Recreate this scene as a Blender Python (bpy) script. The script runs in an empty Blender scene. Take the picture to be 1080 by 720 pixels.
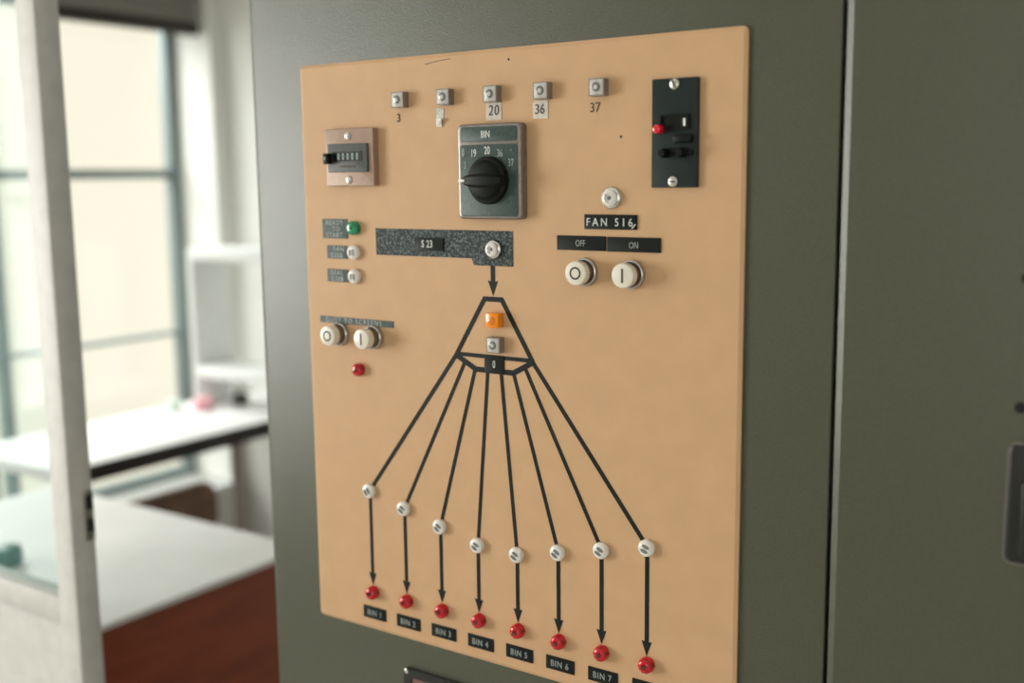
import bpy, bmesh, math, random
from mathutils import Vector, Matrix

random.seed(7)
scene = bpy.context.scene
col = scene.collection
PI = math.pi

# ------------------------------------------------------------------ camera
CAM = Vector((0.8564, -0.8603, 1.5))
yaw, pitch, roll = math.radians(-34.395), math.radians(-8.401), math.radians(0.679)
fwd = Vector((math.sin(yaw) * math.cos(pitch), math.cos(yaw) * math.cos(pitch), math.sin(pitch)))
right = Vector((math.cos(yaw), -math.sin(yaw), 0))
down = fwd.cross(right)
r2 = right * math.cos(roll) + down * math.sin(roll)
d2 = down * math.cos(roll) - right * math.sin(roll)
cam_data = bpy.data.cameras.new('camera')
cam = bpy.data.objects.new('camera', cam_data)
col.objects.link(cam)
M = Matrix((r2, -d2, -fwd)).transposed().to_4x4()
M.translation = CAM
cam.matrix_world = M
cam_data.sensor_width = 36.0
cam_data.lens = 36.0 * 1165.36 / 1080.0
cam_data.clip_start = 0.02
cam_data.dof.use_dof = True
cam_data.dof.focus_distance = 1.03
cam_data.dof.aperture_fstop = 2.5
scene.camera = cam

# ------------------------------------------------------------------ world, daylight, exposure
world = bpy.data.worlds.new('overcast_sky')
scene.world = world
world.use_nodes = True
bg = world.node_tree.nodes['Background']
bg.inputs['Color'].default_value = (1.0, 0.935, 0.775, 1)
bg.inputs['Strength'].default_value = 1.02


def area_light(name, loc, direction, sx, sy, power, color):
    ld = bpy.data.lights.new(name, 'AREA')
    ld.shape = 'RECTANGLE'
    ld.size, ld.size_y = sx, sy
    ld.energy = power
    ld.color = color
    o = bpy.data.objects.new(name, ld)
    o.location = loc
    o.rotation_euler = Vector(direction).to_track_quat('-Z', 'Z').to_euler()
    col.objects.link(o)
    return o


# daylight outside the two windows beside the camera
area_light('daylight_side_window', (-2.50, -1.80, 1.42), (1, 0, 0), 3.0, 1.3, 208, (1.0, 0.98, 0.94))
# added fill light, shining in through an invented rear window
area_light('fill_rear', (1.35, -3.76, 1.45), (0, 1, 0), 1.6, 1.3, 18, (1.0, 0.98, 0.94))
# added area lights outside the far window, hidden from view, strengthening its daylight
area_light('far_window_boost', (-3.35, 1.05, 3.25), (0.72, 0.05, -0.70), 2.0, 1.4, 165, (0.97, 1.0, 0.98))
area_light('far_window_boost_low', (-3.55, -0.30, 1.9), (0.66, 0.72, -0.30), 1.5, 1.6, 28, (0.97, 1.0, 0.98))  # added low emitter, out of view, to brighten the back wall

scene.view_settings.view_transform = 'Standard'
scene.view_settings.look = 'None'
scene.view_settings.exposure = 0.0
scene.view_settings.gamma = 1.0
scene.view_settings.use_curve_mapping = False
scene.cycles.use_denoising = True
scene.cycles.max_bounces = 8
scene.cycles.diffuse_bounces = 4
scene.cycles.transparent_max_bounces = 12
scene.cycles.caustics_reflective = False
scene.cycles.caustics_refractive = False
scene.cycles.sample_clamp_indirect = 4.0

# ------------------------------------------------------------------ materials
MATS = {}


def mat(name, color, rough=0.5, metal=0.0, var=0.0, vscale=60.0, bump=0.0, bscale=400.0,
        coat=0.0, trans=0.0, ior=1.45, spec=0.5, color2=None, detail=3.0, emit=None, alpha=None, subsurf=0.0, vmin=0.3, vmax=0.7):
    m = bpy.data.materials.new(name)
    m.use_nodes = True
    nt = m.node_tree
    b = nt.nodes['Principled BSDF']
    b.inputs['Base Color'].default_value = (*color, 1)
    b.inputs['Roughness'].default_value = rough
    b.inputs['Metallic'].default_value = metal
    b.inputs['IOR'].default_value = ior
    b.inputs['Specular IOR Level'].default_value = spec
    b.inputs['Coat Weight'].default_value = coat
    b.inputs['Transmission Weight'].default_value = trans
    if subsurf:
        b.inputs['Subsurface Weight'].default_value = subsurf
        b.inputs['Subsurface Scale'].default_value = 0.004
    if var or bump:
        tc = nt.nodes.new('ShaderNodeTexCoord')
    if var:
        n = nt.nodes.new('ShaderNodeTexNoise')
        n.inputs['Scale'].default_value = vscale
        n.inputs['Detail'].default_value = detail
        nt.links.new(tc.outputs['Object'], n.inputs['Vector'])
        mx = nt.nodes.new('ShaderNodeMix')
        mx.data_type = 'RGBA'
        c2 = color2 if color2 else tuple(c * (1 - var) for c in color)
        c1 = color if color2 else tuple(min(1, c * (1 + var)) for c in color)
        mx.inputs['A'].default_value = (*c1, 1)
        mx.inputs['B'].default_value = (*c2, 1)
        cr = nt.nodes.new('ShaderNodeMapRange')
        cr.inputs['From Min'].default_value = vmin
        cr.inputs['From Max'].default_value = vmax
        nt.links.new(n.outputs['Fac'], cr.inputs['Value'])
        nt.links.new(cr.outputs['Result'], mx.inputs['Factor'])
        nt.links.new(mx.outputs['Result'], b.inputs['Base Color'])
    if bump:
        n2 = nt.nodes.new('ShaderNodeTexNoise')
        n2.inputs['Scale'].default_value = bscale
        n2.inputs['Detail'].default_value = 2.0
        nt.links.new(tc.outputs['Object'], n2.inputs['Vector'])
        bp = nt.nodes.new('ShaderNodeBump')
        bp.inputs['Strength'].default_value = bump
        bp.inputs['Distance'].default_value = 0.001
        nt.links.new(n2.outputs['Fac'], bp.inputs['Height'])
        nt.links.new(bp.outputs['Normal'], b.inputs['Normal'])
    MATS[name] = m
    return m


mat('cabinet_paint', (0.056, 0.061, 0.037), 0.315, var=0.18, vscale=700, bump=0.35, bscale=800, spec=0.85)
mat('plate_paint', (0.555, 0.346, 0.192), 0.55, var=0.035, vscale=35, bump=0.10, bscale=700, spec=0.35)
mat('tape_black', (0.010, 0.014, 0.013), 0.5, var=0.3, vscale=500, spec=0.2)
mat('label_black', (0.008, 0.011, 0.010), 0.45, bump=0.08, bscale=900, spec=0.2)
mat('label_worn', (0.045, 0.062, 0.062), 0.55, var=0.5, vscale=900, color2=(0.13, 0.165, 0.165), detail=4, spec=0.3)
mat('label_speckled', (0.014, 0.022, 0.024), 0.5, var=0.5, vscale=430, color2=(0.20, 0.23, 0.235), bump=0.5, bscale=600, detail=6, spec=0.25, vmin=0.46, vmax=0.80)
mat('letter_white', (0.62, 0.66, 0.64), 0.6)
mat('letter_worn', (0.44, 0.48, 0.47), 0.6)
mat('letter_grey', (0.30, 0.34, 0.33), 0.6)
mat('letter_faint', (0.17, 0.20, 0.19), 0.6)
mat('ink_dark', (0.03, 0.028, 0.024), 0.6)
mat('pen_blue', (0.06, 0.055, 0.07), 0.6)
mat('paper', (0.62, 0.56, 0.50), 0.75, var=0.08, vscale=200)
mat('paper_torn', (0.58, 0.60, 0.56), 0.75, var=0.25, vscale=300)
mat('hole_dark', (0.008, 0.006, 0.005), 0.8)
mat('lens_red', (0.50, 0.004, 0.014), 0.10, coat=0.5, var=0.45, vscale=220, spec=0.4)
mat('lens_red_dark', (0.10, 0.002, 0.006), 0.18, coat=0.6)
mat('lens_green', (0.0, 0.26, 0.13), 0.12, coat=1.0, var=0.3, vscale=160)
mat('lens_green_dark', (0.0, 0.08, 0.045), 0.2, coat=0.5)
mat('lens_white', (0.74, 0.72, 0.69), 0.18, coat=0.6, var=0.05, vscale=120)
mat('lens_clear', (0.50, 0.48, 0.455), 0.4, coat=0.1, var=0.15, vscale=250, spec=0.35)
mat('lens_clear_dark', (0.16, 0.17, 0.17), 0.2, coat=0.5)
mat('lens_orange', (0.90, 0.27, 0.004), 0.2, coat=0.7, subsurf=0.2)
mat('lens_orange_dark', (0.66, 0.17, 0.003), 0.25, coat=0.5)
mat('chrome', (0.72, 0.72, 0.72), 0.18, metal=1.0)
mat('steel', (0.55, 0.54, 0.50), 0.35, metal=1.0, var=0.15, vscale=300)
mat('bezel_grey', (0.24, 0.21, 0.19), 0.45, metal=0.2)
mat('bezel_metal', (0.50, 0.48, 0.47), 0.28, metal=0.85)
mat('button_cream', (0.72, 0.67, 0.58), 0.35, coat=0.2, var=0.03, vscale=80)
mat('button_stem', (0.20, 0.12, 0.075), 0.45)
mat('bakelite', (0.006, 0.009, 0.008), 0.45, spec=0.18)
mat('dial_green', (0.020, 0.045, 0.042), 0.42, var=0.35, vscale=260, color2=(0.045, 0.075, 0.07))
mat('switch_frame', (0.24, 0.215, 0.20), 0.36, metal=0.6, var=0.12, vscale=200)
mat('counter_bronze', (0.33, 0.225, 0.17), 0.45, metal=0.15, var=0.06, vscale=150)
mat('counter_face', (0.062, 0.066, 0.064), 0.5, var=0.15, vscale=200)
mat('counter_digit', (0.28, 0.40, 0.38), 0.4)
mat('counter_print', (0.16, 0.10, 0.09), 0.5)
mat('breaker_plate', (0.013, 0.021, 0.021), 0.45, bump=0.1, bscale=800, spec=0.25)
mat('breaker_black', (0.005, 0.006, 0.006), 0.4, spec=0.2)
mat('red_plastic', (0.72, 0.01, 0.03), 0.25, coat=0.5)
mat('white_plastic', (0.85, 0.85, 0.83), 0.3)
mat('handle_brown', (0.20, 0.105, 0.085), 0.4, var=0.1, vscale=100)
mat('handle_black', (0.012, 0.013, 0.012), 0.35)
mat('wall_dark_beige', (0.30, 0.27, 0.22), 0.8, var=0.05, vscale=6)  # unseen rear wall, kept dark to limit bounce and cabinet reflections
mat('wall_white', (0.80, 0.80, 0.77), 0.8, var=0.02, vscale=6, bump=0.05, bscale=60)
mat('ceiling_white', (0.88, 0.87, 0.84), 0.9)
mat('floor_lino', (0.52, 0.50, 0.46), 0.45, var=0.08, vscale=4)
mat('door_paint', (0.60, 0.59, 0.575), 0.5, var=0.06, vscale=40, bump=0.15, bscale=90)
mat('window_steel', (0.20, 0.25, 0.25), 0.5, var=0.06, vscale=30)
mat('blind_dark', (0.045, 0.038, 0.032), 0.7, var=0.15, vscale=60)
mat('blind_grey', (0.24, 0.225, 0.20), 0.7, var=0.1, vscale=60)
mat('desk_white', (0.90, 0.89, 0.895), 0.42, var=0.03, vscale=9)
mat('desk_edge_black', (0.022, 0.018, 0.017), 0.5)
mat('desk_leg', (0.34, 0.29, 0.26), 0.5)
mat('leg_dark', (0.05, 0.06, 0.06), 0.5)
mat('shelf_white', (0.80, 0.81, 0.80), 0.5, var=0.03, vscale=20)
mat('radiator_white', (0.82, 0.80, 0.74), 0.45)
mat('chair_brown', (0.16, 0.085, 0.055), 0.45, var=0.25, vscale=25)
mat('pink_plastic', (0.85, 0.42, 0.48), 0.4)
mat('mint_plastic', (0.72, 0.84, 0.76), 0.4)
mat('pot_green', (0.02, 0.14, 0.12), 0.35)
mat('small_dark', (0.05, 0.05, 0.045), 0.5)
mat('lock_black', (0.02, 0.025, 0.024), 0.4)


def wood(name, c1, c2, rough):
    m = bpy.data.materials.new(name)
    m.use_nodes = True
    nt = m.node_tree
    b = nt.nodes['Principled BSDF']
    b.inputs['Roughness'].default_value = rough
    tc = nt.nodes.new('ShaderNodeTexCoord')
    mp = nt.nodes.new('ShaderNodeMapping')
    mp.inputs['Scale'].default_value = (1.0, 1.0, 9.0)
    n = nt.nodes.new('ShaderNodeTexNoise')
    n.inputs['Scale'].default_value = 5.0
    n.inputs['Detail'].default_value = 6.0
    cr = nt.nodes.new('ShaderNodeValToRGB')
    cr.color_ramp.elements[0].position = 0.3
    cr.color_ramp.elements[1].position = 0.72
    cr.color_ramp.elements[0].color = (*c1, 1)
    cr.color_ramp.elements[1].color = (*c2, 1)
    nt.links.new(tc.outputs['Object'], mp.inputs['Vector'])
    nt.links.new(mp.outputs['Vector'], n.inputs['Vector'])
    nt.links.new(n.outputs['Fac'], cr.inputs['Fac'])
    nt.links.new(cr.outputs['Color'], b.inputs['Base Color'])
    MATS[name] = m


wood('mahogany', (0.22, 0.036, 0.014), (0.34, 0.068, 0.022), 0.35)


def glass_mat(name, tint, refl, haze, haze_col):
    m = bpy.data.materials.new(name)
    m.use_nodes = True
    nt = m.node_tree
    for n in list(nt.nodes):
        if n.type == 'BSDF_PRINCIPLED':
            nt.nodes.remove(n)
    out = nt.nodes['Material Output']
    tr = nt.nodes.new('ShaderNodeBsdfTransparent')
    tr.inputs['Color'].default_value = (*tint, 1)
    gl = nt.nodes.new('ShaderNodeBsdfGlossy')
    gl.inputs['Roughness'].default_value = 0.03
    df = nt.nodes.new('ShaderNodeBsdfDiffuse')
    df.inputs['Color'].default_value = (*haze_col, 1)
    tl = nt.nodes.new('ShaderNodeBsdfTranslucent')
    tl.inputs['Color'].default_value = (*haze_col, 1)
    a0 = nt.nodes.new('ShaderNodeMixShader')
    a0.inputs['Fac'].default_value = 0.5
    nt.links.new(df.outputs[0], a0.inputs[1])
    nt.links.new(tl.outputs[0], a0.inputs[2])
    a = nt.nodes.new('ShaderNodeMixShader')
    a.inputs['Fac'].default_value = haze
    b = nt.nodes.new('ShaderNodeMixShader')
    b.inputs['Fac'].default_value = refl
    nt.links.new(tr.outputs[0], a.inputs[1])
    nt.links.new(a0.outputs[0], a.inputs[2])
    nt.links.new(a.outputs[0], b.inputs[1])
    nt.links.new(gl.outputs[0], b.inputs[2])
    nt.links.new(b.outputs[0], out.inputs['Surface'])
    MATS[name] = m


glass_mat('window_glass', (0.99, 1.0, 0.99), 0.03, 0.01, (0.8, 0.8, 0.75))
glass_mat('door_glass', (0.97, 1.0, 1.0), 0.008, 0.07, (0.60, 0.90, 0.88))  # teal haze colour imitates light fringing; the glass itself is nearly clear

# ------------------------------------------------------------------ mesh helpers
WORLD = {}


def mesh_of(bm, name, smooth=False):
    me = bpy.data.meshes.new(name)
    bmesh.ops.recalc_face_normals(bm, faces=bm.faces)
    bm.to_mesh(me)
    bm.free()
    if smooth:
        for p in me.polygons:
            p.use_smooth = True
        me.set_sharp_from_angle(angle=math.radians(38))
    return me


def obj(name, me, material, parent=None, loc=(0, 0, 0)):
    o = bpy.data.objects.new(name, me)
    col.objects.link(o)
    loc = Vector(loc)
    WORLD[o] = loc
    if parent:
        o.parent = parent
        o.location = loc - WORLD[parent]
    else:
        o.location = loc
    if material and me is not None and not me.materials:
        me.materials.append(MATS[material])
    return o


def empty(name, loc, label=None, cat=None, group=None, parent=None):
    o = obj(name, None, None, parent, loc)
    o.empty_display_size = 0.05
    if label:
        o['label'] = label
    if cat:
        o['category'] = cat
    if group:
        o['group'] = group
    return o


def tag(o, label=None, cat=None, group=None, kind=None):
    for k, v in (('label', label), ('category', cat), ('group', group), ('kind', kind)):
        if v:
            o[k] = v
    return o


def add_box(bm, x0, x1, y0, y1, z0, z1, bevel=0.0, seg=2):
    r = bmesh.ops.create_cube(bm, size=1.0)
    vs = r['verts']
    bmesh.ops.scale(bm, vec=(x1 - x0, y1 - y0, z1 - z0), verts=vs)
    bmesh.ops.translate(bm, vec=((x0 + x1) / 2, (y0 + y1) / 2, (z0 + z1) / 2), verts=vs)
    if bevel:
        es = list({e for v in vs for e in v.link_edges})
        bmesh.ops.bevel(bm, geom=es, offset=bevel, segments=seg, profile=0.5, affect='EDGES')
    return bm


def box(x0, x1, y0, y1, z0, z1, bevel=0.0, seg=2):
    return mesh_of(add_box(bmesh.new(), x0, x1, y0, y1, z0, z1, bevel, seg), 'box', bool(bevel))


def boxes(lst, bevel=0.0):
    bm = bmesh.new()
    for b in lst:
        add_box(bm, *b, bevel=bevel)
    return mesh_of(bm, 'boxes', bool(bevel))


def add_lathe(bm, prof, seg=32, axis='Y', cap=True):
    """profile of (radius, height); axis Y: height is how far it stands out towards -y"""
    rings = []
    for r, h in prof:
        ring = []
        for k in range(seg):
            a = 2 * PI * k / seg
            if axis == 'Y':
                ring.append(bm.verts.new((r * math.cos(a), -h, r * math.sin(a))))
            else:
                ring.append(bm.verts.new((r * math.cos(a), r * math.sin(a), h)))
        rings.append(ring)
    for a, b in zip(rings, rings[1:]):
        for k in range(seg):
            bm.faces.new((a[k], a[(k + 1) % seg], b[(k + 1) % seg], b[k]))
    if cap:
        bm.faces.new(rings[0])
        bm.faces.new(rings[-1])
    return bm


def lathe(prof, seg=32, axis='Y', cap=True, smooth=True):
    return mesh_of(add_lathe(bmesh.new(), prof, seg, axis, cap), 'lathe', smooth)


def add_prism(bm, pts, y0, y1):
    """polygon in x,z pushed out from y0 to y1"""
    a = [bm.verts.new((x, y0, z)) for x, z in pts]
    b = [bm.verts.new((x, y1, z)) for x, z in pts]
    bm.faces.new(a)
    bm.faces.new(b)
    n = len(pts)
    for k in range(n):
        bm.faces.new((a[k], a[(k + 1) % n], b[(k + 1) % n], b[k]))
    return bm


def prism(pts, y0, y1):
    return mesh_of(add_prism(bmesh.new(), pts, y0, y1), 'prism')


def round_rect(x0, x1, z0, z1, r, seg=6):
    pts = []
    for cx, cz, a0 in ((x1 - r, z1 - r, 0), (x0 + r, z1 - r, 90), (x0 + r, z0 + r, 180), (x1 - r, z0 + r, 270)):
        for k in range(seg + 1):
            a = math.radians(a0 + 90 * k / seg)
            pts.append((cx + r * math.cos(a), cz + r * math.sin(a)))
    return pts


def rr_plate(x0, x1, z0, z1, r, y0, y1, bevel=0.0, seg=3):
    """rounded rectangle plate, front at y1 < y0, front edge chamfered"""
    bm = bmesh.new()
    o = round_rect(x0, x1, z0, z1, r)
    if not bevel:
        add_prism(bm, o, y0, y1)
        return mesh_of(bm, 'plate')
    b = bevel
    loops = [(o, y0)]
    for k in range(seg + 1):
        a = PI / 2 * k / seg
        i = b * (1 - math.cos(a))
        loops.append((round_rect(x0 + i, x1 - i, z0 + i, z1 - i, max(r - i, 1e-4)), y1 + b * (1 - math.sin(a))))
    rings = [[bm.verts.new((x, y, z)) for x, z in pts] for pts, y in loops]
    n = len(o)
    for p, q in zip(rings, rings[1:]):
        for k in range(n):
            bm.faces.new((p[k], p[(k + 1) % n], q[(k + 1) % n], q[k]))
    bm.faces.new(rings[0])
    bm.faces.new(rings[-1])
    return mesh_of(bm, 'plate', True)


def plan_prism(pts, z0, z1):
    """plan outline in x,y raised from z0 to z1"""
    bm = bmesh.new()
    a = [bm.verts.new((x, y, z0)) for x, y in pts]
    b = [bm.verts.new((x, y, z1)) for x, y in pts]
    bm.faces.new(a)
    bm.faces.new(b)
    n = len(pts)
    for k in range(n):
        bm.faces.new((a[k], a[(k + 1) % n], b[(k + 1) % n], b[k]))
    return mesh_of(bm, 'plan')


def chamfer_plate(x0, x1, z0, z1, r, y0, y1, w, d):
    """sheet with a shallow chamfer w wide and d deep along its front edge"""
    bm = bmesh.new()
    loops = [(round_rect(x0, x1, z0, z1, r), y0), (round_rect(x0, x1, z0, z1, r), y1 + d),
             (round_rect(x0 + w, x1 - w, z0 + w, z1 - w, max(r - w, 5e-4)), y1)]
    rings = [[bm.verts.new((x, y, z)) for x, z in pts] for pts, y in loops]
    n = len(rings[0])
    for p, q in zip(rings, rings[1:]):
        for k in range(n):
            bm.faces.new((p[k], p[(k + 1) % n], q[(k + 1) % n], q[k]))
    bm.faces.new(rings[0])
    bm.faces.new(rings[-1])
    return mesh_of(bm, 'sheet')


def frame_mesh(x0, x1, z0, z1, r, hole, y0, y1):
    """rounded frame round a rectangular hole (hx0,hx1,hz0,hz1,hr)"""
    bm = bmesh.new()
    a = round_rect(x0, x1, z0, z1, r)
    h = round_rect(*hole)
    n = len(a)
    A0 = [bm.verts.new((x, y0, z)) for x, z in a]
    A1 = [bm.verts.new((x, y1, z)) for x, z in a]
    H0 = [bm.verts.new((x, y0, z)) for x, z in h]
    H1 = [bm.verts.new((x, y1, z)) for x, z in h]
    for P, Q in ((A0, A1), (A1, H1), (H1, H0), (H0, A0)):
        for k in range(n):
            bm.faces.new((P[k], P[(k + 1) % n], Q[(k + 1) % n], Q[k]))
    return mesh_of(bm, 'frame')


def text_mesh(s, size, spacing=1.0, depth=0.00025, sx=1.0, shear=0.0, bold=0.0):
    cu = bpy.data.curves.new('t', 'FONT')
    cu.body = s
    cu.size = size
    cu.align_x = 'CENTER'
    cu.align_y = 'CENTER'
    cu.space_character = spacing
    cu.extrude = depth
    cu.offset = bold
    cu.shear = shear
    cu.resolution_u = 3
    o = bpy.data.objects.new('t', cu)
    col.objects.link(o)
    dg = bpy.context.evaluated_depsgraph_get()
    me = bpy.data.meshes.new_from_object(o.evaluated_get(dg))
    bpy.data.objects.remove(o)
    bpy.data.curves.remove(cu)
    # centre on its own bounds, turn to face -y
    xs = [v.co.x for v in me.vertices]
    ys = [v.co.y for v in me.vertices]
    cx, cy = (min(xs) + max(xs)) / 2, (min(ys) + max(ys)) / 2
    for v in me.vertices:
        v.co = Vector(((v.co.x - cx) * sx, -v.co.z, v.co.y - cy))
    me.materials.clear()
    return me


def stroke(pts, w, y0, y1):
    """flat tape along a polyline of (x, z) with mitred joints"""
    P = [Vector(p) for p in pts]
    L, Rr = [], []
    for i, p in enumerate(P):
        d0 = (p - P[i - 1]).normalized() if i > 0 else (P[1] - p).normalized()
        d1 = (P[i + 1] - p).normalized() if i < len(P) - 1 else d0
        n0, n1 = Vector((-d0.y, d0.x)), Vector((-d1.y, d1.x))
        m = (n0 + n1).normalized()
        k = w / 2 / max(0.3, m.dot(n0))
        L.append(p + m * k)
        Rr.append(p - m * k)
    bm = bmesh.new()
    for i in range(len(P) - 1):
        add_prism(bm, [tuple(L[i]), tuple(L[i + 1]), tuple(Rr[i + 1]), tuple(Rr[i])], y0, y1)
    return mesh_of(bm, 'tape')


# ------------------------------------------------------------------ the room
GX, WX = -2.40, -2.19          # window plane and inner face of the window wall
YB, YR = 1.84, -3.6            # far wall and rear wall
XR, H = 2.6, 2.85


def struct(name, me, material, parent=None, loc=(0, 0, 0), label=None, cat=None):
    o = obj(name, me, material, parent, loc)
    if not parent:
        o['kind'] = 'structure'
    return tag(o, label, cat)


struct('floor', box(-2.5, XR + .1, YR - .1, YB + .1, -0.08, 0), 'floor_lino', label='pale grey linoleum floor of the control room', cat='floor')
struct('ceiling', box(-2.5, XR + .1, YR - .1, YB + .1, H, H + .08), 'ceiling_white', label='plain white ceiling above the control room', cat='ceiling')
W1 = (0.33, 1.775, 0.43, 2.14)
W3 = (0.5, 2.2, 0.75, 2.15)
W2 = (-3.35, -0.12, 0.75, 2.10)
zt = H
struct('wall_left', boxes([
    (-2.43, WX, YR - .1, W2[0], 0, zt), (-2.43, WX, W2[0], W2[1], 0, W2[2]), (-2.43, WX, W2[0], W2[1], W2[3], zt),
    (-2.43, WX, W2[1], W1[0], 0, zt), (-2.43, WX, W1[0], W1[1], 0, W1[2]), (-2.43, WX, W1[0], W1[1], W1[3], zt),
    (-2.43, WX, W1[1], YB + .1, 0, zt)]), 'wall_white', label='white plastered wall with deep window reveals', cat='wall')
struct('wall_back', box(WX, XR + .1, YB, YB + .1, 0, zt), 'wall_white', label='white wall behind the open shelf in the far corner', cat='wall')
struct('wall_right', box(XR, XR + .1, YR, YB, 0, zt), 'ceiling_white', label='white wall on the right of the cabinets', cat='wall')
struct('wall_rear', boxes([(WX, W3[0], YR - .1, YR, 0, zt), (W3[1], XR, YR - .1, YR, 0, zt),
    (W3[0], W3[1], YR - .1, YR, 0, W3[2]), (W3[0], W3[1], YR - .1, YR, W3[3], zt)]), 'wall_dark_beige', label='dull beige wall at the near end of the room', cat='wall')


def window(name, y0, y1, z0, z1, cols, rows, label, bar=0.012):
    root = empty(name, (GX, (y0 + y1) / 2, z0))
    root['kind'] = 'structure'
    tag(root, label, 'window')
    fw = 0.036
    xa, xb = GX - 0.02, GX + 0.025
    rl = Vector((0, 0, 0))
    lst = [(xa, xb, y0, y0 + fw, z0, z1), (xa, xb, y1 - fw, y1, z0, z1), (xa, xb, y0 + fw, y1 - fw, z0, z0 + fw), (xa, xb, y0 + fw, y1 - fw, z1 - fw, z1)]
    obj('window_frame', boxes(lst, 0.003), 'window_steel', root)
    for c, w in cols:
        obj('mullion', box(xa, xb, c - w / 2, c + w / 2, z0 + fw, z1 - fw, 0.002), 'window_steel', root)
    cs = [y0 + fw] + [v for c, w in cols for v in (c - w / 2, c + w / 2)] + [y1 - fw]
    rs = [z0 + fw] + [v for r, w in rows for v in (r - w / 2, r + w / 2)] + [z1 - fw]
    for i in range(0, len(cs), 2):
        for r, w in rows:
            obj('glazing_bar', box(xa + .005, xb - .002, cs[i], cs[i + 1], r - w / 2, r + w / 2, 0.002), 'window_steel', root)
        for j in range(0, len(rs), 2):
            obj('pane', box(GX - .002, GX + .002, cs[i], cs[i + 1], rs[j], rs[j + 1]), 'window_glass', root)
    return root


window('window_1', *W1, [(1.062, 0.030)], [(0.962, 0.013), (1.529, 0.032), (2.06, 0.03)], 'steel framed window glowing with daylight behind the desks')
window('window_2', *W2, [(-2.55, 0.03), (-1.75, 0.03), (-0.95, 0.03)], [(1.45, 0.03)], 'wide steel framed side window near the camera')
w3 = empty('fill_window', (1.35, YR, W3[2]))  # unseen window, added so frontal fill reaches the plate
w3['kind'] = 'structure'
tag(w3, 'added steel framed window behind the camera that lets in fill light', 'window')
ya, yb = YR - .07, YR - .03
obj('window_frame', boxes([(W3[0], W3[0] + .036, ya, yb, W3[2], W3[3]), (W3[1] - .036, W3[1], ya, yb, W3[2], W3[3]),
                           (W3[0] + .036, W3[1] - .036, ya, yb, W3[2], W3[2] + .036), (W3[0] + .036, W3[1] - .036, ya, yb, W3[3] - .036, W3[3])], .003), 'window_steel', w3)
obj('mullion', box(1.335, 1.365, ya, yb, W3[2] + .036, W3[3] - .036, .002), 'window_steel', w3)
for xa, xb in ((W3[0] + .036, 1.335), (1.365, W3[1] - .036)):
    obj('pane', box(xa, xb, YR - .052, YR - .048, W3[2] + .036, W3[3] - .036), 'window_glass', w3)
struct('trim_1', box(-2.36, WX + 0.03, W1[0] - .02, W1[1], W1[2] - .025, W1[2], 0.004), 'desk_white', label='white window sill board under the far window', cat='window sill')

# rolled blind at the head of the far window
bl = empty('roller_blind', (-2.245, 1.47, 2.005), 'dark brown rolled-up slatted blind at the top of the bright window', 'blind')
for k in range(6):
    z = 2.012 + 0.026 * k
    obj('slat', box(-2.275 + .002 * (k % 2), -2.215, 1.165, 1.757, z, z + 0.022, 0.005), 'blind_dark' if k < 1 else 'blind_grey', bl)
obj('bottom_rail', box(-2.268, -2.222, 1.16, 1.762, 1.998, 2.012, 0.004), 'blind_dark', bl)
obj('head_rail', box(-2.285, -2.205, 1.155, 1.765, 2.168, 2.21, 0.004), 'blind_dark', bl)

# half-glazed steel door standing in line with the cabinet front
d = empty('door_1', (-0.9, 0.018, 0.005))
d['kind'] = 'structure'
tag(d, 'off-white half-glazed steel door with glass given a teal fringe haze and chipped paint', 'door')
DX0, DX1 = -1.30, -0.466
obj('stile', box(DX1 - 0.042, DX1, 0, 0.037, 0.005, 2.06, 0.003), 'door_paint', d)
obj('stile', box(DX0, DX0 + 0.042, 0, 0.037, 0.005, 2.06, 0.003), 'door_paint', d)
obj('rail', box(DX0 + 0.042, DX1 - 0.042, 0.001, 0.036, 0.885, 0.925, 0.003), 'door_paint', d)
obj('rail', box(DX0 + 0.042, DX1 - 0.042, 0.001, 0.036, 0.005, 0.10, 0.003), 'door_paint', d)
obj('rail', box(DX0 + 0.042, DX1 - 0.042, 0.001, 0.036, 2.0, 2.06, 0.003), 'door_paint', d)
obj('lower_panel', box(DX0 + 0.042, DX1 - 0.042, 0.008, 0.030, 0.10, 0.885), 'door_paint', d)
obj('pane', box(DX0 + 0.042, DX1 - 0.042, 0.016, 0.020, 0.925, 2.0), 'door_glass', d)
for x in (DX0 + 0.042, DX1 - 0.048):
    obj('glazing_bead', box(x, x + 0.006, 0.006, 0.016, 0.925, 2.0, 0.001), 'door_paint', d)
lk = obj('lock_plate', box(DX1, DX1 + 0.0015, 0.022, 0.036, 1.010, 1.080, 0.0005), 'steel', d)
obj('latch_slot', box(DX1 + 0.001, DX1 + 0.003, 0.024, 0.034, 1.054, 1.074), 'lock_black', lk)
obj('latch_slot', box(DX1 + 0.001, DX1 + 0.003, 0.024, 0.034, 1.022, 1.040), 'lock_black', lk)
struct('trim_2', box(-1.385, DX0 - .004, -0.02, 0.06, 0, H, 0.003), 'door_paint', label='off-white door post that carries the glazed door', cat='door post')

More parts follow.
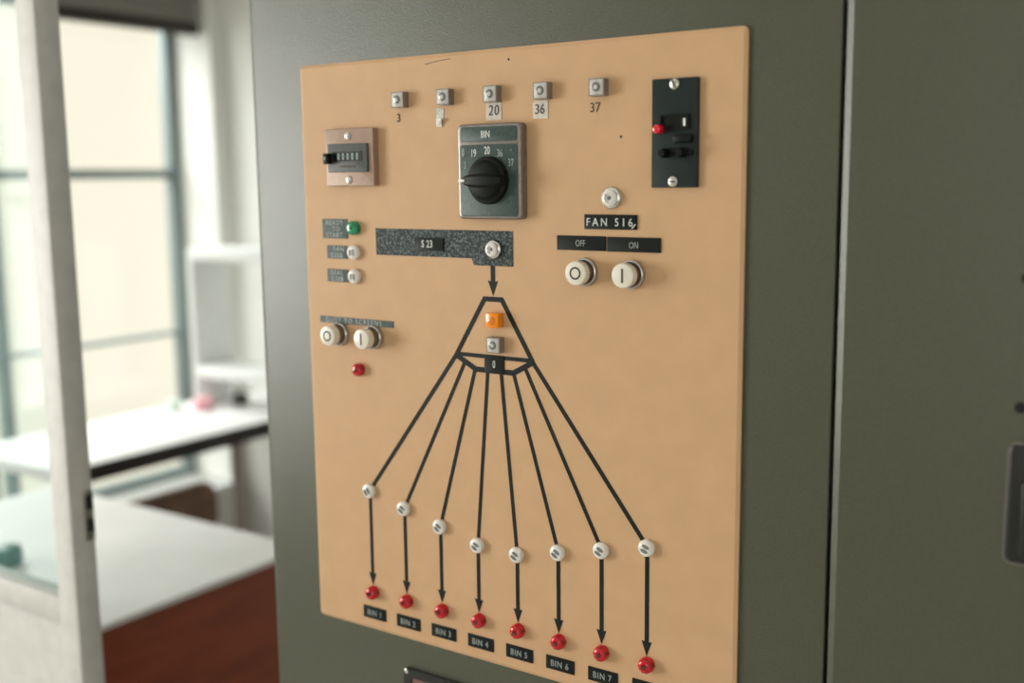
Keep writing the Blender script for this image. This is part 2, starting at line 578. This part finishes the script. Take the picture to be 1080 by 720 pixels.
# ------------------------------------------------------------------ furniture behind the door
fd = empty('front_desk', (-1.19, 0.39, 0), 'desk with pale pinkish white top and red-brown mahogany end panel', 'desk')
obj('desk_top', box(-1.62, -0.748, 0.075, 0.716, 0.738, 0.750, 0.002), 'desk_white', fd)
obj('end_panel', box(-0.785, -0.757, 0.085, 0.708, 0, 0.738, 0.002), 'mahogany', fd)
obj('end_panel', box(-1.61, -1.582, 0.085, 0.708, 0, 0.738, 0.002), 'mahogany', fd)
obj('back_panel', box(-1.582, -0.785, 0.660, 0.680, 0.10, 0.738), 'mahogany', fd)
pd = obj('drawer_unit', box(-1.20, -0.786, 0.10, 0.655, 0.10, 0.721, 0.002), 'mahogany', fd)
for k in range(3):
    obj('drawer_handle', box(-1.05, -0.93, 0.085, 0.10, 0.22 + .18 * k, 0.235 + .18 * k, 0.003), 'steel', pd)

bd = empty('window_desk', (-1.95, 1.31, 0), 'long white desk with black front edge under the bright window', 'desk')
dt = obj('desk_top', box(WX + .002, -1.722, 0.80, 1.836, 0.714, 0.750, 0.003), 'desk_white', bd)
obj('edge_band', box(-1.722, -1.712, 0.80, 1.836, 0.702, 0.7505, 0.002), 'desk_edge_black', bd)
obj('leg', box(-1.752, -1.726, 1.398, 1.424, 0, 0.714, 0.003), 'desk_leg', bd)
obj('leg', box(-1.765, -1.725, 0.82, 0.86, 0, 0.714, 0.003), 'desk_leg', bd)
obj('leg', box(-2.16, -2.12, 0.82, 0.86, 0, 0.714, 0.003), 'desk_leg', bd)
obj('leg', box(-1.765, -1.725, 1.78, 1.82, 0, 0.714, 0.003), 'desk_leg', bd)

sh = empty('open_shelf', (-1.9, 1.64, 0.75), 'white open shelf rack standing on the window desk in the corner', 'shelf')
obj('upright', box(-2.118, -2.094, 1.57, 1.72, 0.75, 1.284, 0.003), 'shelf_white', sh)
obj('upright', box(-1.70, -1.676, 1.57, 1.72, 0.75, 1.284, 0.003), 'shelf_white', sh)
obj('shelf_board', box(-2.094, -1.70, 1.57, 1.72, 1.244, 1.284, 0.003), 'shelf_white', sh)
obj('shelf_board', box(-2.094, -1.70, 1.57, 1.72, 0.852, 0.888, 0.003), 'shelf_white', sh)

tag(obj('storage_tin', box(-0.022, 0.022, -0.02, 0.02, 0, 0.04, 0.006), 'small_dark', None, (-1.99, 1.66, 0.75)), 'small dark tin under the bottom board of the white shelf', 'tin')


def pot(name, loc, r, h, body, lid, label, cat):
    root = empty(name, loc, label, cat)
    obj('body', lathe([(r * .75, 0), (r * .95, h * .12), (r, h * .45), (r * .86, h * .72), (r * .86, h * .74)], 24, 'Z'), body, root, loc)
    obj('lid', lathe([(r * .93, h * .74), (r * .93, h * .84), (r * .55, h * .93), (r * .16, h * .95), (r * .16, h)], 24, 'Z'), lid, root, loc)
    return root


pot('pink_pot', (-2.03, 1.535, 0.75), 0.034, 0.045, 'pink_plastic', 'pink_plastic', 'small pink pot on the window desk below the white shelf', 'pot')
pot('mint_pot', (-2.10, 1.47, 0.75), 0.026, 0.04, 'mint_plastic', 'mint_plastic', 'small pale mint pot on the window desk beside the pink one', 'pot')
pot('green_pot', (-1.165, 0.315, 0.75), 0.026, 0.045, 'pot_green', 'pot_green', 'small dark green pot on the front desk seen through the door glass', 'pot')

# brown chair between the two desks, its back towards the camera
ch = empty('wooden_chair', (-1.80, 1.05, 0), 'low brown chair with rounded backrest pushed under the window desk', 'chair')


def back_mesh():
    bm = bmesh.new()
    pts = round_rect(-0.185, 0.185, 0.49, 0.645, 0.06, 8)
    n = len(pts)

    def P(x, z, t):
        return (t - 0.9 * x * x - 0.06 * (z - 0.5), x, z)
    A = [bm.verts.new(P(x, z, 0.011)) for x, z in pts]
    B = [bm.verts.new(P(x, z, -0.011)) for x, z in pts]
    bm.faces.new(A)
    bm.faces.new(B)
    for k in range(n):
        bm.faces.new((A[k], A[(k + 1) % n], B[(k + 1) % n], B[k]))
    return mesh_of(bm, 'back', True)


obj('backrest', back_mesh(), 'chair_brown', ch, (-1.605, 1.05, 0))
obj('seat', box(-2.0, -1.61, 0.875, 1.225, 0.41, 0.435, 0.01), 'chair_brown', ch)
for x in (-1.98, -1.655):
    for y in (0.90, 1.20):
        obj('leg', box(x - .015, x + .015, y - .015, y + .015, 0, 0.41, 0.004), 'chair_brown', ch)
for y in (0.91, 1.19):
    obj('back_post', box(-1.650, -1.628, y - .013, y + .013, 0.435, 0.58, 0.004), 'chair_brown', ch)

# ------------------------------------------------------------------ cabinets
Z0 = 1.619                      # height of the plate's top edge
YF = 0.004                      # cabinet front


def zz(mm):
    return Z0 + mm / 1000.0


cb = empty('control_cabinet', (0.25, 0.21, 0), 'tall green-grey hammered steel cabinet that carries the tan control plate', 'cabinet')
obj('body', plan_prism([(-0.0790, 0.42), (-0.0790, YF + .0055), (-0.0778, YF + .0024), (-0.0715, YF), (0.5748, YF), (0.5756, YF + .0008), (0.5756, 0.42)], 0.08, 2.05), 'cabinet_paint', cb)
obj('plinth', box(-0.06, 0.565, 0.03, 0.40, 0, 0.08), 'handle_black', cb)
hd = obj('recessed_handle', frame_mesh(0.1215, 0.262, zz(-745), zz(-637.5), 0.004, (0.1315, 0.252, zz(-735), zz(-647), 0.004), YF, -0.0005), 'handle_black', cb)
tag(hd, 'black framed recessed handle below the tan plate')
obj('handle_insert', box(0.1315, 0.252, 0.001, YF + .001, zz(-735), zz(-647)), 'handle_brown', hd)
obj('corner_dot', lathe([(0.0028, 0), (0.0028, 0.0005), (0.0018, 0.001)], 16), 'chrome', hd, (0.1255, -0.0005, zz(-641)))  # small round chrome dot in the frame's upper left corner

rc = empty('side_cabinet', (0.86, 0.21, 0), 'dark green-grey steel cabinet door right of the control plate', 'cabinet')
obj('body', plan_prism([(0.5800, 0.42), (0.5800, 0.001), (0.5806, -0.0012), (0.5862, -0.004), (1.158, -0.004), (1.16, -0.002), (1.16, 0.42)], 0.08, 2.05), 'cabinet_paint', rc)
obj('plinth', box(0.60, 1.15, 0.03, 0.40, 0, 0.08), 'handle_black', rc)
es = obj('door_handle', rr_plate(0.711, 0.752, zz(-404), zz(-314), 0.006, -0.003, -0.010, 0.003), 'handle_black', rc)
tag(es, 'black recessed door handle at the right edge')
obj('handle_rim', frame_mesh(0.7105, 0.7525, zz(-404.5), zz(-313.5), 0.0065, (0.7135, 0.7495, zz(-401.5), zz(-316.5), 0.005), -0.0029, -0.008), 'bezel_grey', es)
obj('handle_lever', box(0.722, 0.742, -0.020, -0.010, zz(-396), zz(-338), 0.004), 'handle_black', es)
for zc in (-194, -288):
    s = obj('screw_cap', lathe([(0.0042, 0), (0.0042, 0.001), (0.003, 0.002)], 16), 'hole_dark', rc, (0.7165, -0.003, zz(zc)))

# ------------------------------------------------------------------ the tan control plate and everything fixed to it
cp = empty('switchboard', (0.25, 0, zz(-604.3)), 'tan control plate with lamps, push buttons, rotary switch and black flow diagram', 'control panel')
obj('plate', chamfer_plate(0, 0.5, zz(-604.3), zz(0), 0.005, YF - .0004, 0.0, 0.0034, 0.0013), 'plate_paint', cp)
PT = lambda x, z, y=0.0: (x / 1000.0, y, zz(z))


def part(name, me, material, loc=(0, 0, 0), label=None, parent=None):
    o = obj(name, me, material, parent or cp, loc)
    if label:
        o['label'] = label
    return o


# --- square indicator lamps
SQ_BEZEL = frame_mesh(-.0076, .0076, -.0076, .0076, .0008, (-.0066, .0066, -.0066, .0066, .0008), 0, -.0085)
SQ_LENS = box(-.0066, .0066, -.0088, -.0004, -.0066, .0066, 0.0006)
SQ_CORE = lathe([(.0042, .0086), (.0042, .0092), (.0034, .0094)], 20)
SQ_CORE_IN = lathe([(.0019, .0092), (.0019, .0097), (.0012, .0098)], 16)
SQ_LENS_O = box(-.0072, .0072, -.0098, 0, -.0072, .0072, 0.0012)
SQ_CORE_O = SQ_CORE.copy()
for me, m in ((SQ_BEZEL, 'bezel_grey'), (SQ_LENS, 'lens_clear'), (SQ_CORE, 'lens_clear_dark'), (SQ_CORE_IN, 'lens_clear'),
              (SQ_LENS_O, 'lens_orange'), (SQ_CORE_O, 'lens_orange_dark')):
    me.materials.append(MATS[m])


def square_lamp(x, z, label):
    l = PT(x, z)
    b = part('square_lamp', SQ_BEZEL, None, l, label)
    obj('lens', SQ_LENS, None, b, l)
    obj('lens_ring', SQ_CORE, None, b, l)
    obj('lens_centre', SQ_CORE_IN, None, b, l)
    return b


for x, lab in zip((139.7, 196.0, 251.2, 306.9, 364.8),
                  ('clear square lamp above the printed 3', 'clear square lamp above the torn paper sticker', 'clear square lamp above the paper sticker 20',
                   'clear square lamp above the paper sticker 36', 'clear square lamp above the printed 37')):
    square_lamp(x, -41.5, lab)
square_lamp(250.8, -277.0, 'clear square lamp inside the drawn hopper')
l = PT(250.8, -253.0)
b = part('square_lamp', SQ_LENS_O, None, l, 'orange square lamp in the middle of the drawn hopper')
obj('lens_ring', SQ_CORE_O, None, b, PT(250.8, -253.0, -0.0008))

# --- numbers and paper stickers under the lamps
part('printed_number', text_mesh('3', 0.0115, sx=0.9, bold=0.0002), 'ink_dark', PT(134.5, -58.4, -.0001))
part('printed_number', text_mesh('37', 0.0118, sx=0.95), 'ink_dark', PT(359.3, -58.2, -.0001))
s20 = part('paper_sticker', prism([(-.0086, -.0085), (.0088, -.0086), (.0090, .0060), (.0070, .0088), (-.0084, .0084)], 0, -.0005), 'paper', PT(249.8, -56.6), 'paper sticker with handwritten 20')
obj('handwriting', text_mesh('20', 0.0135, spacing=1.15, sx=0.85, shear=0.1), 'pen_blue', s20, PT(250.3, -56.0, -.0007))
s36 = part('paper_sticker', prism([(-.0075, -.0078), (.0082, -.0082), (.0085, .0080), (-.0040, .0082), (-.0080, .0060)], 0, -.0005), 'paper', PT(301.6, -57.8), 'paper sticker with handwritten 36')
obj('handwriting', text_mesh('36', 0.0125, spacing=1.0, sx=0.9, shear=0.05), 'pen_blue', s36, PT(301.4, -57.2, -.0007))
bm = bmesh.new()
add_prism(bm, [(-.0045, -.0022), (.0040, -.0022), (.0048, .0085), (-.0040, .0090)], 0, -.0005)
vs = [bm.verts.new(p) for p in ((-.0042, 0, -.0088), (.0022, 0, -.0092), (.0046, -.0045, -.0010), (-.0046, -.0008, -.0012))]
vs2 = [bm.verts.new((v.co.x, v.co.y - .0005, v.co.z)) for v in vs]
bm.faces.new(vs)
bm.faces.new(vs2)
for k in range(4):
    bm.faces.new((vs[k], vs[(k + 1) % 4], vs2[(k + 1) % 4], vs2[k]))
part('paper_sticker', mesh_of(bm, 'torn'), 'paper_torn', PT(186.5, -60.3), 'torn and curling paper sticker without a number')

# --- small marks on the plate
part('drill_hole', lathe([(0.0011, 0), (0.0011, 0.00015)], 12), 'hole_dark', PT(267.5, -10.9))
part('drill_hole', lathe([(0.0012, 0), (0.0012, 0.00015)], 12), 'hole_dark', PT(384.9, -84.4))
part('scratch', stroke([(.1689, zz(-9.1)), (.184, zz(-7.0)), (.2002, zz(-5.6))], 0.0006, 0, -.0001), 'ink_dark')

# --- counter with bronze plate
co = part('counter', rr_plate(0.041, 0.1065, zz(-125), zz(-67), 0.0012, 0, -.008, 0.0008), 'counter_bronze', label='small mechanical counter on a bronze coloured square plate')
obj('counter_face', rr_plate(0.0462, 0.1002, zz(-110.8), zz(-82.2), 0.001, -.0079, -.0105, 0.0006), 'counter_face', co)
obj('number_window', box(0.0535, 0.0935, -.0109, -.0104, zz(-100.0), zz(-90.0)), 'breaker_black', co)
for k in range(5):
    obj('digit', text_mesh('0', 0.0095, sx=0.62, bold=0.0002), 'counter_digit', co, PT(62.0 + 6.4 * k, -95.0, -.0111))
obj('printed_line', text_mesh('COUNTER', 0.0040, spacing=1.3), 'counter_print', co, PT(73, -105.2, -.0106))
obj('reset_key', box(0.0455, 0.0525, -.0175, -.0104, zz(-102.5), zz(-91.5), 0.001), 'breaker_black', co)
obj('reset_key_tip', box(0.0475, 0.0505, -.0181, -.0174, zz(-98.5), zz(-95.0), 0.0005), 'letter_faint', co)


def slot_screw(x, z, y, r, parent, ang, h=0.0016):
    o = obj('screw', lathe([(r, 0), (r, h * .5), (r * .8, h * .9), (r * .3, h)], 24), 'steel', parent, PT(x, z, y))
    return o


def slot(x, z, y, r, parent, ang):
    me = boxes([(-r * .9, r * .9, -.0003, 0, -r * .11, r * .11)])
    o = obj('screw_slot', me, 'hole_dark', parent, PT(x, z, y))
    o.rotation_euler.y = ang
    return o


for z in (-74.4, -119.0):
    slot_screw(73.0, z, -.008, .0040, co, 0)
    slot(73.0, z, -.0096, .0026, co, 0.9)

# --- rotary switch
rs = part('rotary_switch', rr_plate(0.2135, 0.2865, zz(-157), zz(-68.3), 0.005, 0, -.010, 0.0025), 'switch_frame', label='grey framed rotary selector switch with black knob and numbered dial')
obj('title_window', rr_plate(0.2180, 0.2822, zz(-84.8), zz(-71.2), 0.0025, -.0099, -.0106, 0.0003), 'dial_green', rs)
obj('title_lettering', text_mesh('BIN', 0.0092, sx=0.72, bold=0.0001), 'letter_white', rs, PT(247.5, -78.2, -.0108))
obj('dial', rr_plate(0.2172, 0.2828, zz(-154.2), zz(-87.6), 0.003, -.0099, -.0106, 0.0003), 'dial_green', rs)
for s, x, z, mt in (('0', 221.6, -94.4, 'letter_grey'), ('19', 234.0, -95.2, 'letter_white'), ('20', 249.2, -93.0, 'letter_white'), ('36', 263.8, -95.8, 'letter_grey'),
                    ('37', 276.2, -104.7, 'letter_grey'), ('3', 223.6, -106.4, 'letter_grey')):
    obj('dial_number', text_mesh(s, 0.0100 if s != '3' else 0.009, sx=0.68, bold=0.00008), mt, rs, PT(x, z, -.0108))
obj('dial_tick', box(.2214, .2219, -.0110, -.0106, zz(-98.6), zz(-90.2)), 'letter_grey', rs)
for x, z in ((225.5, -138.5), (229.5, -143.5), (251, -152.0), (276, -93.5)):
    obj('dial_scuff', box((x - .6) / 1000, (x + .6) / 1000, -.0109, -.0106, zz(z - .9), zz(z + .9)), 'letter_faint', rs)
obj('knob_skirt', lathe([(.0222, 0), (.0222, .0035), (.0212, .0055), (.0185, .0065), (.0165, .0105), (.0150, .0115)], 48), 'bakelite', rs, PT(251.0, -120.8, -.0106))
# grip: a bar that tapers towards its pointer end
bm = bmesh.new()
prof = [(-.0225, .0022, .0140), (-.0195, .0042, .0155), (-.0120, .0060, .0172), (0, .0068, .0180), (.0120, .0066, .0176), (.0195, .0056, .0165), (.0222, .0035, .0150)]
rings = []
for x, w, h in prof:
    zb = .0060
    rings.append([bm.verts.new(p) for p in ((x, -zb, -w), (x, -h + .003, -w), (x, -h, -w * .55), (x, -h, w * .55), (x, -h + .003, w), (x, -zb, w))])
for a, c in zip(rings, rings[1:]):
    for k in range(6):
        bm.faces.new((a[k], a[(k + 1) % 6], c[(k + 1) % 6], c[k]))
bm.faces.new(rings[0])
bm.faces.new(rings[-1])
obj('knob_grip', mesh_of(bm, 'grip', True), 'bakelite', rs, PT(251.0, -120.8, -.0106))
obj('knob_pointer', boxes([(-.0232, -.0165, -.0172, -.0140, -.0012, .0012)], 0.0004), 'white_plastic', rs, PT(251.0, -120.8, -.0106))

# --- black breaker plate
br = part('breaker_unit', rr_plate(0.4166, 0.4590, zz(-128.4), zz(-38.0), 0.0008, 0, -.004, 0.0005), 'breaker_plate', label='tall black switch plate with a red button in the upper right')
for x, z, a in ((437.6, -42.8, 1.15), (437.0, -123.4, 0.05)):
    slot_screw(x, z, -.004, .0044, br, a)
    slot(x, z, -.0056, .0042, br, a)
obj('window_frame', frame_mesh(0.4250, 0.4518, zz(-80.6), zz(-67.6), 0.0008, (0.4268, 0.4500, zz(-79.0), zz(-69.2), 0.0006), -.0039, -.0062), 'breaker_black', br)
obj('window_recess', box(0.4268, 0.4500, -.0046, -.0040, zz(-79.0), zz(-69.2)), 'breaker_black', br)
obj('white_flag', box(0.4466, 0.4486, -.0056, -.0045, zz(-77.6), zz(-71.2), 0.0002), 'white_plastic', br)
obj('red_button', lathe([(.0040, 0), (.0040, .006), (.0034, .0078), (.0015, .0086)], 24), 'red_plastic', br, PT(424.8, -79.6, -.004))
obj('rocker', box(0.4385, 0.4555, -.0095, -.0039, zz(-91.4), zz(-84.2), 0.0015), 'breaker_black', br)
for x in (430.8, 446.5):
    obj('toggle', lathe([(.0042, 0), (.0042, .004), (.0034, .0095), (.0030, .0105)], 20), 'breaker_black', br, PT(x, -99.6, -.004))
obj('toggle_bridge', box(0.4308, 0.4555, -.0065, -.0039, zz(-101.5), zz(-97.5), 0.001), 'breaker_black', br)

# --- dark lettered labels
def label_plate(x0, x1, z0, z1, th, material, lines, letter, size, spacing, sx, lab, name='name_plate', bold=0.0):
    p = part(name, rr_plate(x0 / 1000, x1 / 1000, zz(z0), zz(z1), 0.0004, 0, -th, 0.0002), material, label=lab)
    for s, x, z in lines:
        obj('lettering', text_mesh(s, size, spacing=spacing, sx=sx, bold=bold), letter, p, PT(x, z, -th - .0002))
    return p


fan = label_plate(348.6, 401.4, -164.8, -151.8, .0016, 'label_black', [('FAN 516', 374.3, -158.4)], 'letter_white', 0.0100, 1.48, 0.92, 'black name plate reading FAN 516')
obj('chipped_corner', stroke([(.3968, zz(-163.6)), (.4003, zz(-160.0))], 0.0012, -.0016, -.0020), 'paper', fan)
label_plate(319.4, 370.3, -184.1, -171.0, .0014, 'label_black', [('OFF', 344.5, -177.6)], 'letter_grey', 0.0082, 1.0, 0.72, 'black name plate reading OFF')
label_plate(371.8, 424.4, -184.3, -171.4, .0014, 'label_black', [('ON', 398.4, -178.2)], 'letter_grey', 0.0082, 1.0, 0.72, 'black name plate reading ON')
label_plate(26.0, 61.5, -179.5, -159.2, .0008, 'label_worn', [('READY', 43.5, -162.9), ('TO', 46.0, -169.4), ('START', 43.5, -175.9)], 'letter_worn', 0.0072, 1.2, 0.95, 'worn grey tape label reading READY TO START', 'tape_label')
label_plate(31.2, 60.5, -200.7, -187.0, .0008, 'label_worn', [('FAN', 48.5, -190.5), ('530B', 45.5, -197.0)], 'letter_worn', 0.0072, 1.2, 1.0, 'worn grey tape label reading FAN 530B', 'tape_label')
label_plate(30.6, 60.5, -225.4, -212.0, .0008, 'label_worn', [('SEAL', 45.0, -215.5), ('530B', 45.5, -222.0)], 'letter_worn', 0.0072, 1.2, 1.0, 'worn grey tape label reading SEAL 530B', 'tape_label')
label_plate(17.6, 120.4, -269.8, -262.9, .0008, 'label_worn', [('DUST TO SCREENS', 66.0, -266.3)], 'letter_worn', 0.0074, 1.3, 1.0, 'long thin worn tape label reading DUST TO SCREENS', 'tape_label')

# --- speckled S 23 strip
sp = part('flow_strip', prism([(x / 1000, zz(z)) for x, z in ((100.0, -168.0), (269.8, -168.2), (269.9, -201.4), (224.5, -201.6), (221.8, -195.0), (100.4, -195.0))], 0, -.0006),
          'label_speckled', label='broad speckled dark strip above the flow diagram')
pl = obj('name_plate', rr_plate(.152, .188, zz(-189.2), zz(-176.2), .0004, -.0006, -.0018, .0002), 'label_black', sp)
obj('lettering', text_mesh('S 23', 0.0100, spacing=1.1, sx=0.75, bold=0.0001), 'letter_white', sp, PT(168.0, -182.3, -.0020))

# --- flow diagram
T0, T1 = 0.0, -.0004
def mm(pts):
    return [(x / 1000, zz(z)) for x, z in pts]


def arrow(x, z_top, z_tip, w, head_w, head_l, label=None):
    me = prism(mm([(x - w / 2, z_top), (x + w / 2, z_top), (x + w / 2, z_tip + head_l), (x + head_w / 2, z_tip + head_l + .6), (x, z_tip),
                   (x - head_w / 2, z_tip + head_l + .6), (x - w / 2, z_tip + head_l)]), T0, T1)
    return part('flow_arrow', me, 'tape_black', label=label)


arrow(246.3, -201.5, -230.4, 5.0, 11.5, 14.0, 'short black arrow from the speckled strip to the drawn hopper')
part('hopper_outline', stroke(mm([(200.8, -290.8), (236.0, -233.6), (256.2, -233.6), (291.0, -290.8)]), .0048, T0, T1), 'tape_black', label='upper black outline of the drawn hopper')
part('hopper_bar', stroke(mm([(199.4, -289.8), (291.6, -289.8)]), .0040, T0, T1 - .0001), 'tape_black')
part('hopper_outline', stroke(mm([(201.0, -291.5), (224.0, -303.4), (268.8, -303.4), (291.0, -291.5)]), .0052, T0, T1 - .0002), 'tape_black', label='lower black outline of the drawn hopper')
zp = label_plate(235.4, 258.3, -305.0, -288.0, .0012, 'label_black', [('0', 247.0, -296.6)], 'letter_white', 0.0105, 1.0, 0.62, 'small black plate with a white 0 in the hopper')

LX = [81.2 + 47.4 * i for i in range(8)]
WZ = [-447.6, -459.6, -471.0, -482.2, -483.2, -472.2, -461.2, -450.0]
ST = [(200.6, -291.0), (210.8, -298.0), (223.4, -303.5), (238.6, -304.0), (254.4, -304.0), (268.6, -302.5), (282.0, -297.0), (290.8, -291.0)]
ORD = ['first', 'second', 'third', 'fourth', 'fifth', 'sixth', 'seventh', 'eighth']
for i in range(8):
    part('flow_line', stroke(mm([ST[i], (LX[i], WZ[i])]), .0040 if i not in (0, 7) else .0044, T0, T1 + .00005 * (i % 2)), 'tape_black', label='%s black line from the left fanning out of the hopper' % ORD[i])
    arrow(LX[i], WZ[i], -553.6, 4.2, 10.4, 13.5, '%s vertical black arrow from the left' % ORD[i])

# --- round white lamps
WL_RIM = lathe([(.0066, 0), (.0070, .0010), (.0070, .0032), (.0064, .0046), (.0050, .0054), (.0030, .0057)], 28)
WL_RIM.materials.append(MATS['lens_white'])


def leaf(dx):
    bm = bmesh.new()
    pts = [(dx + .0015 * math.cos(a), .0033 * math.sin(a)) for a in [2 * PI * k / 14 for k in range(14)]]
    add_prism(bm, pts, -.0050, -.0060)
    me = mesh_of(bm, 'leaf')
    me.materials.append(MATS['lens_clear_dark'])
    return me


LEAF = (leaf(-.0019), leaf(.0019))


def white_lamp(x, z, ang, label, scale=1.0):
    l = PT(x, z)
    o = part('round_lamp', WL_RIM, None, l, label)
    for me in LEAF:
        q = obj('lens_facet', me, None, o, l)
        q.rotation_euler.y = ang
    if scale != 1.0:
        o.scale = (scale,) * 3
    return o


for i, a in enumerate((0.6, 1.05, 1.0, 1.1, 1.1, 1.0, 1.1, 1.2)):
    white_lamp(LX[i] + .6, WZ[i], -a, 'round white lamp at the top of the %s arrow' % ORD[i], 1.14)
white_lamp(71.0, -193.4, 0.0, 'round white lamp beside the FAN 530B label', 1.12)
white_lamp(71.0, -218.6, 0.0, 'round white lamp beside the SEAL 530B label', 1.12)

# --- chrome pilot lamps
CH_RIM = lathe([(.0096, 0), (.0096, .0016), (.0088, .0026), (.0078, .0030)], 28)
CH_RIM.materials.append(MATS['chrome'])
CH_LENS = lathe([(.0078, .0020), (.0076, .0048), (.0062, .0062), (.0042, .0066), (.0038, .0052), (.0010, .0050)], 28)
CH_LENS.materials.append(MATS['lens_white'])
CH_IN = lathe([(.0019, .0050), (.0017, .0064), (.0008, .0068)], 16)
CH_IN.materials.append(MATS['lens_clear_dark'])
for x, z, lab, sc in ((375.6, -137.2, 'chrome rimmed white lamp above the FAN 516 plate', 1.0), (248.0, -185.6, 'chrome rimmed white lamp on the speckled strip', 0.92)):
    l = PT(x, z, -.0006 if x < 300 else 0)
    o = part('pilot_lamp', CH_RIM, None, l, lab)
    obj('lens', CH_LENS, None, o, l)
    obj('lens_centre', CH_IN, None, o, l)
    o.scale = (sc,) * 3

# --- red and green domed lamps
DOME = [(.0070, 0), (.0072, .0010), (.0070, .0050), (.0060, .0072), (.0042, .0084), (.0020, .0086)]
RED = lathe(DOME, 10)
RED.materials.append(MATS['lens_red'])
GRN = lathe([(r * 1.05, h) for r, h in DOME], 24)
GRN.materials.append(MATS['lens_green'])
DC = lathe([(.0028, .0080), (.0026, .0089), (.0012, .0091)], 8)
RED_C = DC.copy()
RED_C.materials.append(MATS['lens_red_dark'])
DG = boxes([(-.0022, .0022, -.0090, -.0080, -.0010, .0010)], .0003)
DG.materials.append(MATS['lens_green_dark'])
for i in range(8):
    l = PT(LX[i] + 1.2, -561.2)
    o = part('red_lamp', RED, None, l, 'round red lamp at the tip of the %s arrow' % ORD[i])
    obj('lens_centre', RED_C, None, o, l)
    o.scale = (1.07,) * 3
    label_plate(LX[i] + 1.6 - 16, LX[i] + 1.6 + 16, -592.0, -578.4, .0010, 'label_black', [('BIN %d' % (i + 1), LX[i] + 1.4, -585.2)], 'letter_grey', 0.0090, 1.15, 0.85,
                'small black label under the %s red lamp' % ORD[i])
l = PT(72.6, -317.0)
o = part('red_lamp', RED, None, l, 'round red lamp alone below the left push buttons')
obj('lens_centre', RED_C, None, o, l)
l = PT(72.0, -168.2)
o = part('green_lamp', GRN, None, l, 'round green lamp beside the READY TO START label')
obj('lens_facet', DG, None, o, l)

# --- push buttons
BZ = lathe([(.0118, .0015), (.0118, .0052), (.0130, .0064), (.0142, .0056), (.0148, .0030), (.0148, 0)], 48, cap=False)
BZ.materials.append(MATS['bezel_metal'])
STEM = lathe([(.0108, 0), (.0108, .0150), (.0112, .0155)], 40)
STEM.materials.append(MATS['button_stem'])
CAP = lathe([(.0112, .0150), (.0121, .0158), (.0123, .0175), (.0123, .0262), (.0118, .0272), (.0108, .0276)], 48)
CAP.materials.append(MATS['button_cream'])
RINGM = lathe([(.0047, .0275), (.0047, .0279), (.0065, .0279), (.0065, .0275)], 36, cap=False)
RINGM.materials.append(MATS['ink_dark'])
BARM = boxes([(-.0011, .0011, -.0279, -.0274, -.0070, .0070)])
BARM.materials.append(MATS['ink_dark'])


def push_button(x, z, mark, label, sc=1.0, out=0.66):
    l = PT(x, z)
    o = part('push_button', BZ, None, l, label)
    obj('stem', STEM, None, o, l)
    obj('cap', CAP, None, o, l)
    obj('mark_ring' if mark is RINGM else 'mark_bar', mark, None, o, l)
    o.scale = (sc, out, sc)
    return o


push_button(348.8, -203.4, RINGM, 'cream push button with a black ring under the OFF plate', 0.88)
push_button(396.3, -203.8, BARM, 'cream push button with a black bar under the ON plate', 0.88)
push_button(46.2, -280.8, RINGM, 'cream push button with a black ring under the DUST TO SCREENS label', 0.85, 0.76)
push_button(93.6, -281.0, BARM, 'cream push button with a black bar under the DUST TO SCREENS label', 0.85, 0.76)
